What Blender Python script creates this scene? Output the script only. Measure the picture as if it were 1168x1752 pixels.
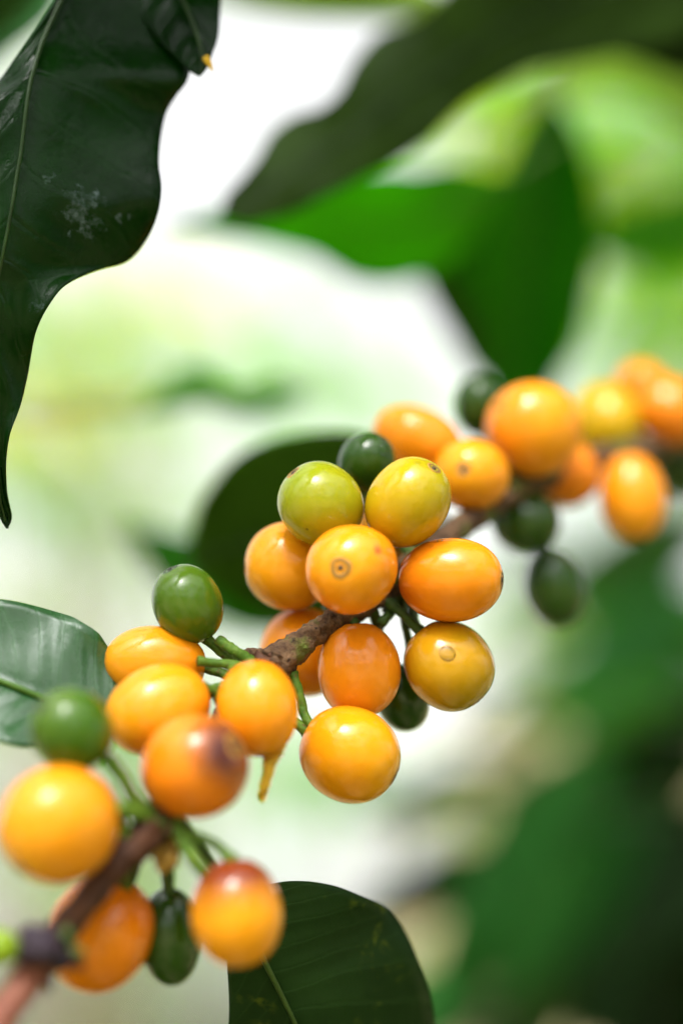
import bpy, bmesh, math, random
from mathutils import Vector, Matrix, noise

for o in list(bpy.data.objects):
    bpy.data.objects.remove(o)
S = bpy.context.scene
COL = S.collection
R = math.radians

# ------------------------------------------------------------------ camera, sky, sun, exposure
PITCH = R(16.8)
CAM = Vector((0, 0, 1.5))
FWD = Vector((0, math.cos(PITCH), math.sin(PITCH)))
UP = Vector((0, -math.sin(PITCH), math.cos(PITCH)))
RT = Vector((1, 0, 0))
LENS, SENS = 70.0, 24.0
cd = bpy.data.cameras.new("camera")
cd.sensor_fit = 'HORIZONTAL'
cd.sensor_width = SENS
cd.lens = LENS
cd.clip_start = 0.01
cd.clip_end = 2000
cd.dof.use_dof = True
cd.dof.focus_distance = 0.298
cd.dof.aperture_fstop = 3.3
co = bpy.data.objects.new("camera", cd)
COL.objects.link(co)
co.location = CAM
co.rotation_euler = (R(90) + PITCH, 0, 0)
S.camera = co

SUN_EL, SUN_AZ = R(50), R(194)        # azimuth measured clockwise from +Y (behind the camera, a little left)
w = bpy.data.worlds.new("World")
S.world = w
w.use_nodes = True
nt = w.node_tree
nt.nodes.clear()
sky = nt.nodes.new('ShaderNodeTexSky')
sky.sky_type = 'NISHITA'
sky.sun_disc = False
sky.sun_elevation = SUN_EL
sky.sun_rotation = SUN_AZ
sky.dust_density = 6.0
sky.air_density = 1.0
sky.ozone_density = 1.0
hs = nt.nodes.new('ShaderNodeHueSaturation')      # a bright overcast: the blue is veiled by thin white cloud
hs.inputs['Saturation'].default_value = 0.04
hs.inputs['Value'].default_value = 1.0
bg = nt.nodes.new('ShaderNodeBackground')
bg.inputs['Strength'].default_value = 0.15
wo = nt.nodes.new('ShaderNodeOutputWorld')
nt.links.new(sky.outputs[0], hs.inputs['Color'])
nt.links.new(hs.outputs[0], bg.inputs[0])
nt.links.new(bg.outputs[0], wo.inputs[0])

sd = bpy.data.lights.new("sun", 'SUN')
sd.energy = 0.55
sd.angle = R(11)
sd.color = (1.0, 0.95, 0.86)
so = bpy.data.objects.new("sun", sd)
COL.objects.link(so)
sdir = Vector((math.sin(SUN_AZ) * math.cos(SUN_EL), math.cos(SUN_AZ) * math.cos(SUN_EL), math.sin(SUN_EL)))
so.rotation_euler = sdir.to_track_quat('Z', 'Y').to_euler()
so.location = (0, -1, 4)

S.view_settings.view_transform = 'Standard'
S.view_settings.look = 'None'
S.view_settings.exposure = 1.7
S.view_settings.gamma = 1.0
S.view_settings.use_curve_mapping = False
S.render.engine = 'CYCLES'
S.cycles.use_denoising = True
S.cycles.max_bounces = 8
S.cycles.transparent_max_bounces = 8
S.cycles.sample_clamp_indirect = 8

# ------------------------------------------------------------------ helpers
def Wd(d): return d * SENS / LENS
def S1(d): return Wd(d) / 1168.0            # metres per photo pixel at depth d
def P(x, y, d):
    return CAM + FWD * d + RT * ((x - 584) * S1(d)) + UP * ((876 - y) * S1(d))
def CV(x, y, z):                             # camera-space direction: right, up, towards camera
    return (RT * x + UP * y - FWD * z).normalized()

def tag(o, label=None, cat=None, group=None, kind=None):
    if label: o["label"] = label
    if cat: o["category"] = cat
    if group: o["group"] = group
    if kind: o["kind"] = kind
    return o

def link(name, me, mat=None, parent=None, smooth=True):
    o = bpy.data.objects.new(name, me)
    COL.objects.link(o)
    if mat is not None and not me.materials:
        me.materials.append(mat)
    if smooth:
        me.polygons.foreach_set('use_smooth', [True] * len(me.polygons))
    if parent is not None:
        o.parent = parent
        o.matrix_parent_inverse = PM[parent.name].inverted()
    PM[o.name] = Matrix.Identity(4)
    return o
PM = {}

def empty(name, loc):
    o = bpy.data.objects.new(name, None)
    COL.objects.link(o)
    o.location = loc
    o.empty_display_size = 0.01
    PM[o.name] = Matrix.Translation(loc)
    return o

def mesh(name, vs, fs):
    me = bpy.data.meshes.new(name)
    me.from_pydata([tuple(v) for v in vs], [], fs)
    me.update()
    return me

def catmull(pts, n):
    """pts: list of tuples of floats, resample to n+1 samples"""
    m = len(pts)
    out = []
    for k in range(n + 1):
        t = k / n * (m - 1)
        i = min(int(t), m - 2)
        f = t - i
        p0 = pts[max(i - 1, 0)]; p1 = pts[i]; p2 = pts[i + 1]; p3 = pts[min(i + 2, m - 1)]
        out.append(tuple(0.5 * (2 * b + (c - a) * f + (2 * a - 5 * b + 4 * c - d) * f * f + (3 * b - a - 3 * c + d) * f ** 3)
                         for a, b, c, d in zip(p0, p1, p2, p3)))
    return out

def tube(pts, n=60, seg=12, wob=0.0, seed=0, caps=True):
    """pts: (x,y,z,r) world; returns verts, faces"""
    sm = catmull(pts, n)
    vs, fs = [], []
    prev = None
    for k, q in enumerate(sm):
        c = Vector(q[:3])
        a = Vector(sm[max(k - 1, 0)][:3]); b = Vector(sm[min(k + 1, n)][:3])
        t = (b - a).normalized()
        if prev is None:
            u = t.orthogonal().normalized()
        else:
            u = (prev - t * prev.dot(t)).normalized()
        prev = u
        v = t.cross(u)
        for s in range(seg):
            an = 2 * math.pi * s / seg
            r = q[3]
            dirv = u * math.cos(an) + v * math.sin(an)
            if wob:
                r *= 1 + wob * noise.noise((c + dirv * r) * 700 + Vector((seed, 0, 0))) + 0.6 * wob * noise.noise((c + dirv * r) * 1900)
            vs.append(c + dirv * r)
    for k in range(n):
        for s in range(seg):
            s2 = (s + 1) % seg
            fs.append((k * seg + s, k * seg + s2, (k + 1) * seg + s2, (k + 1) * seg + s))
    if caps:
        fs.append(tuple(range(seg))[::-1])
        fs.append(tuple(n * seg + s for s in range(seg)))
    return vs, fs

# ------------------------------------------------------------------ materials
def newmat(name):
    m = bpy.data.materials.new(name)
    m.use_nodes = True
    t = m.node_tree
    t.nodes.clear()
    out = t.nodes.new('ShaderNodeOutputMaterial')
    return m, t, out
def N(t, typ, **kw):
    n = t.nodes.new(typ)
    for k, v in kw.items():
        setattr(n, k, v)
    return n
def ramp(t, fac, stops, interp='LINEAR'):
    r = N(t, 'ShaderNodeValToRGB')
    r.color_ramp.interpolation = interp
    e = r.color_ramp.elements
    while len(e) < len(stops): e.new(0.5)
    for el, (p, c) in zip(e, stops):
        el.position = p
        el.color = (*c, 1) if len(c) == 3 else c
    t.links.new(fac, r.inputs[0])
    return r.outputs[0]
def mixc(t, fac, a, b, mode='MIX'):
    m = N(t, 'ShaderNodeMix', data_type='RGBA', blend_type=mode)
    for s, v in ((m.inputs['Factor'], fac), (m.inputs['A'], a), (m.inputs['B'], b)):
        if isinstance(v, (int, float)): s.default_value = v
        elif isinstance(v, tuple): s.default_value = (*v, 1)
        else: t.links.new(v, s)
    return m.outputs['Result']
def math_(t, op, a, b=None, c=None):
    m = N(t, 'ShaderNodeMath', operation=op)
    for i, v in enumerate((a, b, c)):
        if v is None: continue
        if isinstance(v, (int, float)): m.inputs[i].default_value = v
        else: t.links.new(v, m.inputs[i])
    return m.outputs[0]
def noise_(t, vec, scale, detail=3, rough=0.55, dist=0.0):
    n = N(t, 'ShaderNodeTexNoise')
    n.inputs['Scale'].default_value = scale
    n.inputs['Detail'].default_value = detail
    n.inputs['Roughness'].default_value = rough
    n.inputs['Distortion'].default_value = dist
    if vec is not None: t.links.new(vec, n.inputs['Vector'])
    return n.outputs[0]

def leaf_mat(name, dark, light, trans, tw=0.3, rough=0.32, flecks=None, film=0.0, veinc=None, bump=0.3, spec=0.5, veinw=0.15, glint_spots=None):
    m, t, out = newmat(name)
    tc = N(t, 'ShaderNodeTexCoord')
    uv = N(t, 'ShaderNodeUVMap')
    sx = N(t, 'ShaderNodeSeparateXYZ')
    t.links.new(uv.outputs[0], sx.inputs[0])
    u, v = sx.outputs[0], sx.outputs[1]
    av = math_(t, 'ABSOLUTE', math_(t, 'SUBTRACT', v, 0.5))        # 0 midrib .. 0.5 edge
    wob = math_(t, 'MULTIPLY', math_(t, 'SUBTRACT', noise_(t, uv.outputs[0], 6, 2), 0.5), 0.04)
    ph = math_(t, 'FRACT', math_(t, 'MULTIPLY', math_(t, 'ADD', math_(t, 'SUBTRACT', u, math_(t, 'MULTIPLY', av, 0.28)), wob), 11.0))
    dv = math_(t, 'ABSOLUTE', math_(t, 'SUBTRACT', ph, 0.5))
    vein = ramp(t, dv, [(0.0, (1, 1, 1)), (0.035, (0.6, 0.6, 0.6)), (0.09, (0, 0, 0))])
    n1 = noise_(t, tc.outputs['Object'], 55, 4)
    n2 = noise_(t, tc.outputs['Object'], 420, 4, 0.6)
    oi = N(t, 'ShaderNodeObjectInfo')
    base = mixc(t, ramp(t, n1, [(0.35, (0, 0, 0)), (0.68, (1, 1, 1))]), dark, light)
    base = mixc(t, math_(t, 'MULTIPLY', oi.outputs['Random'], 0.5), base, light)
    vc = veinc or tuple(min(1, c * 2.0 + 0.01) for c in light)
    base = mixc(t, math_(t, 'MULTIPLY', vein, veinw), base, vc)
    base = mixc(t, math_(t, 'MULTIPLY', ramp(t, n2, [(0.55, (0, 0, 0)), (0.8, (1, 1, 1))]), 0.35), base, dark)
    ro = rough
    glint_fac = None
    if glint_spots:                                      # pale glints painted into the leaf colour: (centre, radius) in metres
        for cw, rw in glint_spots:
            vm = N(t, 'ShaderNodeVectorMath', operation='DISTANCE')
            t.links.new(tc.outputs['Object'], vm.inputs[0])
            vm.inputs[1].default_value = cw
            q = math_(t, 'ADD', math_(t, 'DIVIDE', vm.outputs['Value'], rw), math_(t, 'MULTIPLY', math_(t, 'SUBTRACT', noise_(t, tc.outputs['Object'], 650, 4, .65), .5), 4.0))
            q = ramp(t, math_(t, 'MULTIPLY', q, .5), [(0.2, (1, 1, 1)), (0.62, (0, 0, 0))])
            glint_fac = q if glint_fac is None else math_(t, 'MAXIMUM', glint_fac, q)
        base = mixc(t, math_(t, 'MULTIPLY', math_(t, 'MULTIPLY', glint_fac, ramp(t, n2, [(.4, (.15, .15, .15)), (.6, (1, 1, 1))])), .55), base, (.20, .29, .29))
    if flecks:
        f1 = noise_(t, tc.outputs['Object'], 120, 3, 0.6, 0.5)
        f2 = noise_(t, tc.outputs['Object'], 700, 2, 0.6)
        fl = math_(t, 'MULTIPLY', ramp(t, f1, [(0.57, (0, 0, 0)), (0.70, (1, 1, 1))]), ramp(t, f2, [(0.42, (0, 0, 0)), (0.62, (1, 1, 1))]))
        base = mixc(t, math_(t, 'MULTIPLY', fl, 0.8), base, flecks)
    bs = N(t, 'ShaderNodeBsdfPrincipled')
    t.links.new(base, bs.inputs['Base Color'])
    bs.inputs['Roughness'].default_value = rough
    bs.inputs['Specular IOR Level'].default_value = spec
    rr = mixc(t, ramp(t, n2, [(0.35, (0, 0, 0)), (0.7, (1, 1, 1))]), (rough * 0.8,) * 3, (min(1, rough * 1.5),) * 3)
    t.links.new(rr, bs.inputs['Roughness'])
    if film:
        bs.inputs['Coat Weight'].default_value = film
        bs.inputs['Coat Roughness'].default_value = 0.15
    hgt = math_(t, 'ADD', math_(t, 'MULTIPLY', vein, -0.25), math_(t, 'ADD', math_(t, 'MULTIPLY', n2, 0.5), math_(t, 'MULTIPLY', n1, 0.6)))
    bp = N(t, 'ShaderNodeBump')
    bp.inputs['Strength'].default_value = bump
    bp.inputs['Distance'].default_value = 0.0006
    t.links.new(hgt, bp.inputs['Height'])
    t.links.new(bp.outputs[0], bs.inputs['Normal'])
    tr = N(t, 'ShaderNodeBsdfTranslucent')
    tcol = mixc(t, math_(t, 'MULTIPLY', vein, 0.35), mixc(t, n1, trans, tuple(c * 0.75 for c in trans)), tuple(c * 0.5 for c in trans))
    t.links.new(tcol, tr.inputs['Color'])
    mx = N(t, 'ShaderNodeMixShader')
    mx.inputs[0].default_value = tw
    t.links.new(bs.outputs[0], mx.inputs[1])
    t.links.new(tr.outputs[0], mx.inputs[2])
    t.links.new(mx.outputs[0], out.inputs[0])
    return m

def cherry_mat(name, main, alt, tip, base, scar=None, blotch=None, speck=0.5, rough=0.15):
    """main/alt mottled skin; tip round the calyx end; base at the stalk end"""
    m, t, out = newmat(name)
    tc = N(t, 'ShaderNodeTexCoord')
    oi = N(t, 'ShaderNodeObjectInfo')
    ofs = N(t, 'ShaderNodeVectorMath', operation='ADD')
    cmb = N(t, 'ShaderNodeCombineXYZ')
    for i in range(3):
        t.links.new(math_(t, 'MULTIPLY', oi.outputs['Random'], 3.7 * (i + 1)), cmb.inputs[i])
    t.links.new(tc.outputs['Object'], ofs.inputs[0])
    t.links.new(cmb.outputs[0], ofs.inputs[1])
    vec = ofs.outputs[0]
    sx = N(t, 'ShaderNodeSeparateXYZ')
    t.links.new(tc.outputs['Generated'], sx.inputs[0])
    z = sx.outputs[2]
    n1 = noise_(t, vec, 95, 2, 0.45)
    n2 = noise_(t, vec, 900, 5, 0.65)
    zz = math_(t, 'ADD', z, math_(t, 'MULTIPLY', math_(t, 'SUBTRACT', n1, 0.5), 0.35))
    c = mixc(t, ramp(t, n1, [(0.25, (0, 0, 0)), (0.75, (1, 1, 1))]), main, alt)
    c = mixc(t, math_(t, 'MULTIPLY', ramp(t, n2, [(0.42, (0, 0, 0)), (0.72, (1, 1, 1))]), 0.3), c, tuple(min(1, k * 1.15) for k in alt))
    c = mixc(t, math_(t, 'MULTIPLY', ramp(t, zz, [(0.72, (0, 0, 0)), (1.0, (1, 1, 1))]), 0.75), c, tip)
    c = mixc(t, math_(t, 'MULTIPLY', ramp(t, zz, [(0.0, (1, 1, 1)), (0.34, (0, 0, 0))]), 0.8), c, base)
    c = mixc(t, math_(t, 'MULTIPLY', oi.outputs['Random'], 0.55), c, tip)
    if blotch:
        c = mixc(t, ramp(t, zz, [(blotch[1], (0, 0, 0)), (blotch[2], (1, 1, 1))]) if blotch[1] < blotch[2]
                 else ramp(t, zz, [(blotch[2], (1, 1, 1)), (blotch[1], (0, 0, 0))]), c, blotch[0])
    if scar:                                     # small reddish bruise: centre in local metres, radius
        vm = N(t, 'ShaderNodeVectorMath', operation='DISTANCE')
        t.links.new(tc.outputs['Object'], vm.inputs[0])
        vm.inputs[1].default_value = scar[0]
        dd = math_(t, 'ADD', math_(t, 'DIVIDE', vm.outputs['Value'], scar[1]), math_(t, 'MULTIPLY', math_(t, 'SUBTRACT', noise_(t, tc.outputs['Object'], 900, 3), 0.5), 1.6))
        c = mixc(t, ramp(t, dd, [(0.35, (0.85, 0.85, 0.85)), (1.0, (0, 0, 0))]), c, scar[2])
    vo = N(t, 'ShaderNodeTexVoronoi')
    vo.inputs['Scale'].default_value = 260
    t.links.new(vec, vo.inputs['Vector'])
    keep = ramp(t, vo.outputs['Color'], [(0.66, (0, 0, 0)), (0.68, (1, 1, 1))])
    sp = math_(t, 'MULTIPLY', ramp(t, vo.outputs['Distance'], [(0.045, (1, 1, 1)), (0.075, (0, 0, 0))]), keep)
    c = mixc(t, math_(t, 'MULTIPLY', sp, speck), c, (0.05, 0.03, 0.01))
    sc = N(t, 'ShaderNodeTexNoise')                      # pale scuffs and rub marks
    sc.inputs['Scale'].default_value = 260
    sc.inputs['Detail'].default_value = 6
    sc.inputs['Distortion'].default_value = 1.6
    t.links.new(vec, sc.inputs['Vector'])
    scf = ramp(t, sc.outputs[0], [(0.62, (0, 0, 0)), (0.74, (1, 1, 1))])
    c = mixc(t, math_(t, 'MULTIPLY', scf, 0.16), c, tuple(k * 0.62 for k in base))
    bs = N(t, 'ShaderNodeBsdfPrincipled')
    t.links.new(c, bs.inputs['Base Color'])
    bs.inputs['Roughness'].default_value = rough
    t.links.new(mixc(t, math_(t, 'ADD', math_(t, 'MULTIPLY', n2, .6), math_(t, 'MULTIPLY', scf, .6)), (rough * 0.85,) * 3, (rough * 1.5,) * 3), bs.inputs['Roughness'])
    bs.inputs['Subsurface Weight'].default_value = 0.12
    bs.inputs['Subsurface Radius'].default_value = (1.0, 0.45, 0.12)
    bs.inputs['Subsurface Scale'].default_value = 0.002
    bs.inputs['Specular IOR Level'].default_value = 0.36
    bp = N(t, 'ShaderNodeBump')
    bp.inputs['Strength'].default_value = 0.16
    bp.inputs['Distance'].default_value = 0.0005
    hh = math_(t, 'ADD', math_(t, 'MULTIPLY', n2, 0.32), math_(t, 'ADD', math_(t, 'MULTIPLY', n1, 1.0), math_(t, 'MULTIPLY', sp, -0.3)))
    t.links.new(hh, bp.inputs['Height'])
    t.links.new(bp.outputs[0], bs.inputs['Normal'])
    t.links.new(bs.outputs[0], out.inputs[0])
    return m

def simple_mat(name, c1, c2, scale=300, rough=0.5, bump=0.3, dist=0.0005, streak=None, spec=0.2, trans=None):
    m, t, out = newmat(name)
    tc = N(t, 'ShaderNodeTexCoord')
    n1 = noise_(t, tc.outputs['Object'], scale, 5, 0.62)
    n2 = noise_(t, tc.outputs['Object'], scale * 4.3, 4, 0.6)
    c = mixc(t, ramp(t, n1, [(0.32, (0, 0, 0)), (0.7, (1, 1, 1))]), c1, c2)
    c = mixc(t, math_(t, 'MULTIPLY', ramp(t, n2, [(0.5, (0, 0, 0)), (0.75, (1, 1, 1))]), 0.4), c, tuple(k * 0.4 for k in c1))
    if streak:
        for sc, col, lo, hi in streak:
            n3 = noise_(t, tc.outputs['Object'], sc, 4, 0.6)
            c = mixc(t, ramp(t, n3, [(lo, (0, 0, 0)), (hi, (1, 1, 1))]), c, col)
    bs = N(t, 'ShaderNodeBsdfPrincipled')
    t.links.new(c, bs.inputs['Base Color'])
    bs.inputs['Roughness'].default_value = rough
    bs.inputs['Specular IOR Level'].default_value = spec
    bp = N(t, 'ShaderNodeBump')
    bp.inputs['Strength'].default_value = bump
    bp.inputs['Distance'].default_value = dist
    t.links.new(math_(t, 'ADD', n1, math_(t, 'MULTIPLY', n2, 0.5)), bp.inputs['Height'])
    t.links.new(bp.outputs[0], bs.inputs['Normal'])
    t.links.new(bs.outputs[0], out.inputs[0])
    return m

DARKLEAF = leaf_mat('leaf_dark', (0.009, 0.022, 0.001), (0.016, 0.038, 0.002), (0.05, 0.13, 0.002), 0.18, 0.5, spec=.04)
BACKLEAF = leaf_mat('leaf_back', (0.015, 0.040, 0.001), (0.025, 0.066, 0.002), (0.06, 0.26, 0.002), 0.3, 0.5, spec=.04)
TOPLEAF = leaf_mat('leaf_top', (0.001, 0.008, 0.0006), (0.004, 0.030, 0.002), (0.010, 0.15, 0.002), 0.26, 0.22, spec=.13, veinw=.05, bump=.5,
                   glint_spots=[(tuple(P(138, 362, .304)), .0030), (tuple(P(196, 372, .306)), .0020), (tuple(P(92, 300, .299)), .0013), (tuple(P(60, 522, .297)), .0009)])
GLOSSLEAF = leaf_mat('leaf_gloss', (0.010, 0.050, 0.012), (0.026, 0.10, 0.024), (0.08, 0.28, 0.02), 0.16, 0.26, spec=.5, film=0.4)
FLECKLEAF = leaf_mat('leaf_fleck', (0.007, 0.020, 0.004), (0.014, 0.040, 0.007), (0.04, 0.12, 0.01), 0.12, 0.4, spec=.08, flecks=(0.11, 0.15, 0.012))
MIDLEAF = leaf_mat('leaf_mid', (0.010, 0.06, 0.0005), (0.020, 0.11, 0.001), (0.09, 0.50, 0.002), 0.55, 0.5, spec=.05)
GREENLEAF = leaf_mat('leaf_green', (0.020, 0.12, 0.020), (0.04, 0.19, 0.035), (0.08, 0.42, 0.04), 0.35, 0.45, spec=.12)
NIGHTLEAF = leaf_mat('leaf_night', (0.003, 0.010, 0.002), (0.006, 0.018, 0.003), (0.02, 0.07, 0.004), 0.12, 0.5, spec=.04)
YELLOWLEAF = leaf_mat('leaf_yellow', (0.36, 0.36, 0.01), (0.46, 0.44, 0.02), (0.85, 0.85, 0.02), 0.65, 0.5, spec=.1)
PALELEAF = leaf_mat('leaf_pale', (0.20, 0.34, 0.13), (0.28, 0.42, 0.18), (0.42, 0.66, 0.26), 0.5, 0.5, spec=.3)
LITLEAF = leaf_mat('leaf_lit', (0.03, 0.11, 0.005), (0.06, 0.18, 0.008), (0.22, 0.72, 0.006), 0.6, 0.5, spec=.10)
LIMELEAF = leaf_mat('leaf_lime', (0.10, 0.22, 0.01), (0.22, 0.36, 0.02), (0.42, 0.62, 0.03), 0.5, 0.45)
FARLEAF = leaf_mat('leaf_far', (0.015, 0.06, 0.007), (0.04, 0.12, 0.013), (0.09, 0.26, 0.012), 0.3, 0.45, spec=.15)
DULLLEAF = leaf_mat('leaf_dull', (0.004, 0.020, 0.003), (0.010, 0.042, 0.006), (0.03, 0.13, 0.006), 0.16, 0.45, spec=.07)
DRYLEAF = leaf_mat('leaf_dry', (0.30, 0.24, 0.10), (0.45, 0.38, 0.18), (0.5, 0.4, 0.15), 0.3, 0.6)
RIB = simple_mat('midrib_green', (0.05, 0.12, 0.012), (0.08, 0.17, 0.02), 300, 0.4, 0.2)
RIBMID = simple_mat('midrib_mid', (0.025, 0.055, 0.008), (0.045, 0.08, 0.014), 300, 0.5, 0.3)
RIBDARK = simple_mat('midrib_dark', (0.010, 0.030, 0.004), (0.018, 0.048, 0.006), 300, 0.35, 0.2)
STALK = simple_mat('stalk_green', (0.04, 0.11, 0.008), (0.12, 0.20, 0.02), 500, 0.5, 0.7, streak=[(900, (.10, .07, .02), .58, .68)])
STALKDARK = simple_mat('stalk_dark', (0.03, 0.07, 0.012), (0.06, 0.11, 0.02), 500, 0.45, 0.3)
BARK = simple_mat('bark', (0.05, 0.026, 0.014), (0.19, 0.11, 0.055), 420, 0.7, 1.0, 0.0012,
                  streak=[(130, (0.10, 0.13, 0.02), 0.52, 0.62), (900, (0.03, 0.018, 0.012), 0.58, 0.68)])
BARKRED = simple_mat('bark_dark', (0.028, 0.011, 0.005), (0.095, 0.036, 0.015), 300, 0.55, 0.7, 0.0006)
TWIG = simple_mat('twig', (0.14, 0.045, 0.028), (0.24, 0.09, 0.055), 300, 0.5, 0.5, 0.0005)
BUD = simple_mat('bud', (0.010, 0.006, 0.009), (0.06, 0.04, 0.06), 500, 0.42, 0.8, 0.0006)
TRUNK = simple_mat('trunk', (0.16, 0.12, 0.08), (0.30, 0.25, 0.18), 40, 0.8, 0.8, 0.004)
def scar_mat(name, core, ring, rim):
    m, t, out = newmat(name)
    tc = N(t, 'ShaderNodeTexCoord')
    sx = N(t, 'ShaderNodeSeparateXYZ')
    t.links.new(tc.outputs['Generated'], sx.inputs[0])
    dx = math_(t, 'SUBTRACT', sx.outputs[0], .5); dy = math_(t, 'SUBTRACT', sx.outputs[1], .5)
    r = math_(t, 'SQRT', math_(t, 'ADD', math_(t, 'MULTIPLY', dx, dx), math_(t, 'MULTIPLY', dy, dy)))
    n = noise_(t, tc.outputs['Object'], 2200, 4, .65)
    r = math_(t, 'ADD', r, math_(t, 'MULTIPLY', math_(t, 'SUBTRACT', n, .5), .26))
    c = ramp(t, r, [(.12, core), (.21, tuple(k * .55 for k in ring)), (.34, ring), (.46, rim)])
    bs = N(t, 'ShaderNodeBsdfPrincipled')
    t.links.new(c, bs.inputs['Base Color'])
    bs.inputs['Roughness'].default_value = .5
    bp = N(t, 'ShaderNodeBump')
    bp.inputs['Strength'].default_value = .8
    bp.inputs['Distance'].default_value = .0003
    t.links.new(n, bp.inputs['Height'])
    t.links.new(bp.outputs[0], bs.inputs['Normal'])
    t.links.new(bs.outputs[0], out.inputs[0])
    return m
SCARM = scar_mat('calyx', (.025, .014, .006), (.20, .11, .012), (.46, .20, .008))
SCARG = scar_mat('calyx_pale', (.10, .05, .01), (.42, .19, .010), (.60, .22, .008))
SCARGREEN = scar_mat('calyx_green', (.012, .012, .006), (.03, .05, .012), (.03, .08, .01))
PEEL = simple_mat('peel', (0.55, 0.32, 0.02), (0.72, 0.46, 0.04), 600, 0.5, 0.6, 0.0004)

def water_mat():                                   # thin clear film of water: the skin shows through, the surface glints
    m, t, out = newmat('water')
    gl = N(t, 'ShaderNodeBsdfGlossy')
    gl.inputs['Roughness'].default_value = 0.03
    tp = N(t, 'ShaderNodeBsdfTransparent')
    tp.inputs['Color'].default_value = (.93, .95, .93, 1)
    fr = N(t, 'ShaderNodeFresnel')
    fr.inputs['IOR'].default_value = 1.2
    mx = N(t, 'ShaderNodeMixShader')
    t.links.new(fr.outputs[0], mx.inputs[0])
    t.links.new(tp.outputs[0], mx.inputs[1])
    t.links.new(gl.outputs[0], mx.inputs[2])
    t.links.new(mx.outputs[0], out.inputs[0])
    return m
WATER = water_mat()

# ------------------------------------------------------------------ setting: ground, hillside
def soil_mat(name, c1, c2, c3):
    m, t, out = newmat(name)
    tc = N(t, 'ShaderNodeTexCoord')
    n1 = noise_(t, tc.outputs['Object'], 1.3, 6, 0.6)
    n2 = noise_(t, tc.outputs['Object'], 14, 6, 0.65)
    c = mixc(t, ramp(t, n1, [(0.35, (0, 0, 0)), (0.65, (1, 1, 1))]), c1, c2)
    c = mixc(t, ramp(t, n2, [(0.52, (0, 0, 0)), (0.66, (1, 1, 1))]), c, c3)
    bs = N(t, 'ShaderNodeBsdfPrincipled')
    t.links.new(c, bs.inputs['Base Color'])
    bs.inputs['Roughness'].default_value = 0.9
    bp = N(t, 'ShaderNodeBump')
    bp.inputs['Distance'].default_value = 0.03
    t.links.new(n2, bp.inputs['Height'])
    t.links.new(bp.outputs[0], bs.inputs['Normal'])
    t.links.new(bs.outputs[0], out.inputs[0])
    return m
SOIL = soil_mat('soil', (0.44, 0.38, 0.20), (0.36, 0.30, 0.14), (0.14, 0.18, 0.05))

def fall(x, y):                               # the slope drops away ahead
    return 0.09 * max(0.0, y - 1.0)
def terrain_z(x, y):
    # terrace edge at the camera, the hillside climbs away to the right and ahead
    s = max(0.0, min(1.0, (y - 1.7) / 1.5))
    s = s * s * (3 - 2 * s)
    bank = max(0.0, min(2.25, 1.62 + 2.4 * x)) * max(0.0, min(1.0, (x + 0.3) / 0.3))
    h = -fall(x, y) * (1 - s) + s * (bank - fall(x, y) * (0.0 if x > 0 else min(1.0, -x * 2)))
    if y > 6: h -= (y - 6) * 0.12
    h += 0.05 * noise.noise(Vector((x * 0.8, y * 0.8, 0))) + 0.04 * noise.noise(Vector((x * 3, y * 3, 4)))
    return h
def grid_terrain():
    xs = [-900, -300, -100, -40, -20, -12] + [-8 + 0.5 * i for i in range(13)] + [-1.5 + 0.12 * i for i in range(36)] + [3 + 0.6 * i for i in range(9)] + [12, 20, 40, 100, 300, 900]
    ys = [-300, -100, -30, -10, -5] + [-3 + 0.4 * i for i in range(10)] + [1.0 + 0.12 * i for i in range(30)] + [4.8 + 0.6 * i for i in range(15)] + [16, 25, 50, 120, 300, 900]
    vs = [(x, y, terrain_z(max(-12, min(12, x)), max(-5, min(16, y))) - 0.12 * max(0, y - 16)) for y in ys for x in xs]
    nx = len(xs)
    fs = [(j * nx + i, j * nx + i + 1, (j + 1) * nx + i + 1, (j + 1) * nx + i) for j in range(len(ys) - 1) for i in range(nx - 1)]
    return mesh('ground', vs, fs)
g = link('ground', grid_terrain(), SOIL)
tag(g, kind='structure')

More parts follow.
